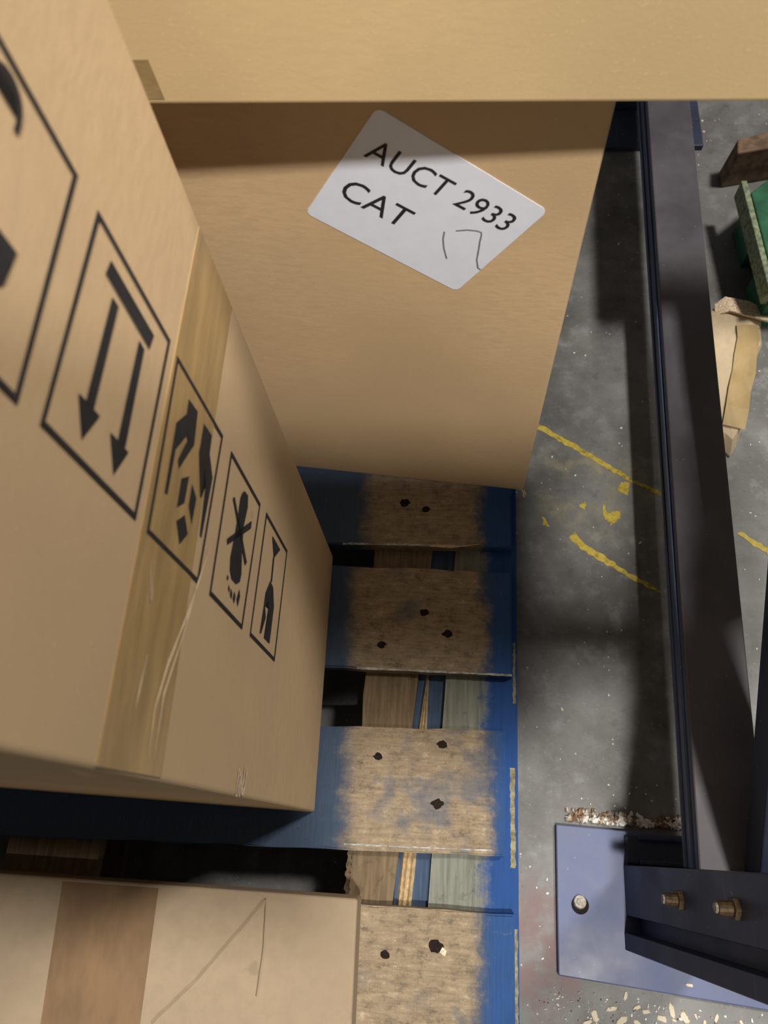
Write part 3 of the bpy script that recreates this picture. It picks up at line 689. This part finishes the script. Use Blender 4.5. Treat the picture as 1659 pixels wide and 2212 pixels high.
# ================================================================ LOOSE DEBRIS
def chip_mesh(name, mat, seed, k=7, thick=0.25):
    rn = random.Random(seed); bm = bmesh.new()
    pts = [(math.cos(i / k * math.tau) * rn.uniform(0.55, 1.1), math.sin(i / k * math.tau) * rn.uniform(0.45, 0.9)) for i in range(k)]
    top = [bm.verts.new((p[0] * 0.85, p[1] * 0.85, thick + rn.uniform(-0.08, 0.12))) for p in pts]; bot = [bm.verts.new((p[0], p[1], 0.0)) for p in pts]
    bm.faces.new(top); bm.faces.new(bot[::-1])
    for i in range(k): bm.faces.new((bot[i], bot[(i + 1) % k], top[(i + 1) % k], top[i]))
    me = bpy.data.meshes.new(name); bm.to_mesh(me); bm.free(); me.materials.append(mat); return me
FM = [chip_mesh('paint_flake', M_FLAKE, s) for s in range(5)]
flakes = [(0.301, 1.03, 9.0), (0.286, 1.1, 5.0), (0.263, 1.036, 4.0), (0.21, 0.787, 6.0), (0.229, 0.782, 6.0), (0.273, 0.827, 5.0), (0.282, 0.638, 8.0), (0.277, 0.609, 5.0), (0.281, 0.604, 4.0), (0.166, 0.581, 6.0), (0.203, 0.548, 5.0), (0.173, 0.487, 4.0), (0.299, 0.433, 8.0), (0.262, 0.291, 4.0), (0.238, 0.193, 6.0), (0.24, 0.131, 4.0), (0.206, 0.27, 4.0), (0.473, 0.489, 6.0), (0.453, 0.394, 5.0), (0.473, 0.379, 4.0), (0.456, 0.271, 5.0), (0.483, 1.342, 9.0), (0.483, 1.312, 9.0), (0.486, 1.287, 5.0), (0.466, 1.251, 6.0), (0.464, 1.224, 6.0), (0.595, 1.357, 5.0), (0.605, 1.331, 6.0), (0.516, 1.346, 4.0), (0.55, 1.201, 4.0), (0.511, 1.015, 5.0), (0.522, 1.21, 4.0), (0.329, 0.91, 3.0), (0.323, 0.994, 4.0), (0.291, 0.952, 3.0), (0.308, 0.967, 3.0), (0.309, 0.724, 3.0), (0.231, 0.069, 5.0), (0.237, 0.056, 4.0), (0.238, 0.042, 5.0), (0.252, 0.04, 5.0), (0.193, 0.049, 4.0), (0.259, 0.059, 5.0), (0.281, 0.06, 4.0), (0.289, 0.051, 6.0), (0.269, 0.068, 3.0), (0.297, 0.072, 4.0), (0.245, -0.205, 6.0), (0.262, -0.208, 5.0), (0.285, -0.195, 4.0), (0.305, -0.205, 7.0), (0.36, -0.198, 6.0), (0.392, -0.2, 8.0), (0.375, -0.215, 6.0), (0.34, -0.212, 4.0), (0.215, -0.19, 4.0), (0.18, -0.2, 4.0), (0.33, -0.194, 5.0), (0.405, -0.193, 5.0), (0.143, -0.056, 7.0), (0.129, -0.067, 4.0), (0.143, -0.073, 7.0), (0.135, -0.15, 6.0), (0.132, -0.113, 3.0), (0.144, -0.136, 3.0), (0.115, -0.203, 3.0), (0.127, -0.212, 4.0), (0.139, -0.206, 3.0), (0.429, 0.619, 5.0), (0.488, 0.611, 5.0), (0.503, 0.616, 4.0), (0.175, 0.435, 3.0), (0.237, 0.375, 3.0), (0.227, 0.417, 3.0), (0.196, 0.237, 3.0), (0.295, 0.308, 3.0), (0.233, 0.235, 3.0), (0.133, 0.143, 3.0), (0.165, 0.1, 3.0)]
rn = random.Random(21)
for i, (x, y, r) in enumerate(flakes):
    o = bpy.data.objects.new('paint_flake', FM[i % 5]); COL.objects.link(o)
    s = r * 0.00042; o.scale = (s, s * rn.uniform(0.6, 1.0), s); o.location = (x, y, 0.0003); o.rotation_euler = (0, 0, rn.uniform(0, 6.28))
    lb = {(0.301, 1.03): 'largest white flake, in the shadow left of the floor beam, level with the sticker',
          (0.282, 0.638): 'white flake just above the upper end of the long yellow line beside the beam shadow',
          (0.299, 0.433): 'long white flake in the beam shadow, level with the shorter yellow line',
          (0.483, 1.342): 'large white flake beside the far base plate, nearest the top box',
          (0.483, 1.312): 'large white flake beside the far base plate, second from the top box',
          (0.473, 0.489): 'lone white flake on bare concrete beyond the floor beam below the cardboard scrap',
          (0.392, -0.2): 'largest white flake among the chips below the blue base plate'}.get((x, y))
    if lb: tag(o, lb, 'flake')
    else: tag(o, 'small white flake of debris lying on the dark concrete floor', 'flake', 'white flakes scattered on the floor')
CM = [chip_mesh('wood_chip', M_CHIP, s + 30, 6, 0.2) for s in range(4)]
chips = [(0.239, -0.184), (0.252, -0.196), (0.252, -0.214), (0.295, -0.197), (0.297, -0.207), (0.324, -0.200), (0.334, -0.207), (0.349, -0.201), (0.356, -0.211), (0.379, -0.204), (0.199, -0.209), (0.22, -0.2), (0.231, -0.212), (0.263, -0.200), (0.282, -0.206), (0.401, -0.210), (0.19, -0.217), (0.17, 0.17), (0.31, -0.203), (0.272, -0.216), (0.369, -0.215)]
for i, (x, y) in enumerate(chips):
    o = bpy.data.objects.new('wood_chip', CM[i % 4]); COL.objects.link(o)
    s = rn.uniform(0.003, 0.0085); o.scale = (s * 1.5, s * 0.7, s); o.location = (x, y, 0.0003); o.rotation_euler = (0, 0, rn.uniform(0, 6.28))
    tag(o, 'pale wood chip lying on the concrete floor', 'wood chip', 'pale wood chips on the floor')
o = bpy.data.objects.new('wood_chip', CM[1]); COL.objects.link(o); o.scale = (0.0085, 0.0035, 0.004); o.location = (0.3165, -0.1655, 0.0103); o.rotation_euler = (0, 0, -0.2)
tag(o, 'cream wood chip lying on the blue base plate near its lower edge', 'wood chip')
# crumbled debris ridge against the near base plate
bm = bmesh.new(); rn = random.Random(5)
for i in range(420):
    t = rn.random(); x = 0.172 + t * 0.160 + rn.gauss(0, 0.003); y = 0.0200 - t * 0.003 + abs(rn.gauss(0, 0.0045 + 0.004 * math.sin(t * 9) ** 2))
    r = rn.uniform(0.0008, 0.0042); z = max(r * 0.5, rn.uniform(0, 0.006 if y < 0.026 else 0.0008))
    mm = Matrix.Translation((x, y, z + r * 0.3)) @ Matrix.Rotation(rn.uniform(0, 6), 4, Vector((rn.random(), rn.random(), 1)).normalized()) @ Matrix.Diagonal((1.3, 0.8, 0.7, 1))
    bmesh.ops.create_icosphere(bm, subdivisions=1, radius=r, matrix=mm)
def crumb_mat():
    n = NT('debris_crumbs', 0.5, spec=0.5)
    a = n.noise(95, 2, 0.5); b = n.noise(60, 2, 0.5, n.mapping(loc=(3, 0, 0)))
    c = n.mix(n.ss(a, 0.45, 0.55), (0.20, 0.12, 0.07), (0.45, 0.39, 0.32)); c = n.mix(n.ss(b, 0.48, 0.55), c, (0.8, 0.78, 0.74)); n.col(c); return n.m
o = link('debris_ridge', bm, crumb_mat(), loc=(0.25, 0.02, 0)); tag(o, 'ridge of rusty and white crumbled debris along the upper edge of the blue base plate', 'debris'); o['kind'] = 'stuff'
# tiny grit on the floor at the bottom of the photo
bm = bmesh.new()
for i in range(260):
    x = rn.uniform(0.13, 0.42); y = -0.180 - abs(rn.gauss(0, 0.022)) - (x - 0.15) * 0.09
    r = rn.uniform(0.0004, 0.0015)
    bmesh.ops.create_icosphere(bm, subdivisions=1, radius=r, matrix=Matrix.Translation((x, y, r * 0.6)))
o = link('floor_grit', bm, crumb_mat(), loc=(0.25, -0.2, 0)); tag(o, 'fine pale grit on the concrete below the blue base plate', 'debris'); o['kind'] = 'stuff'
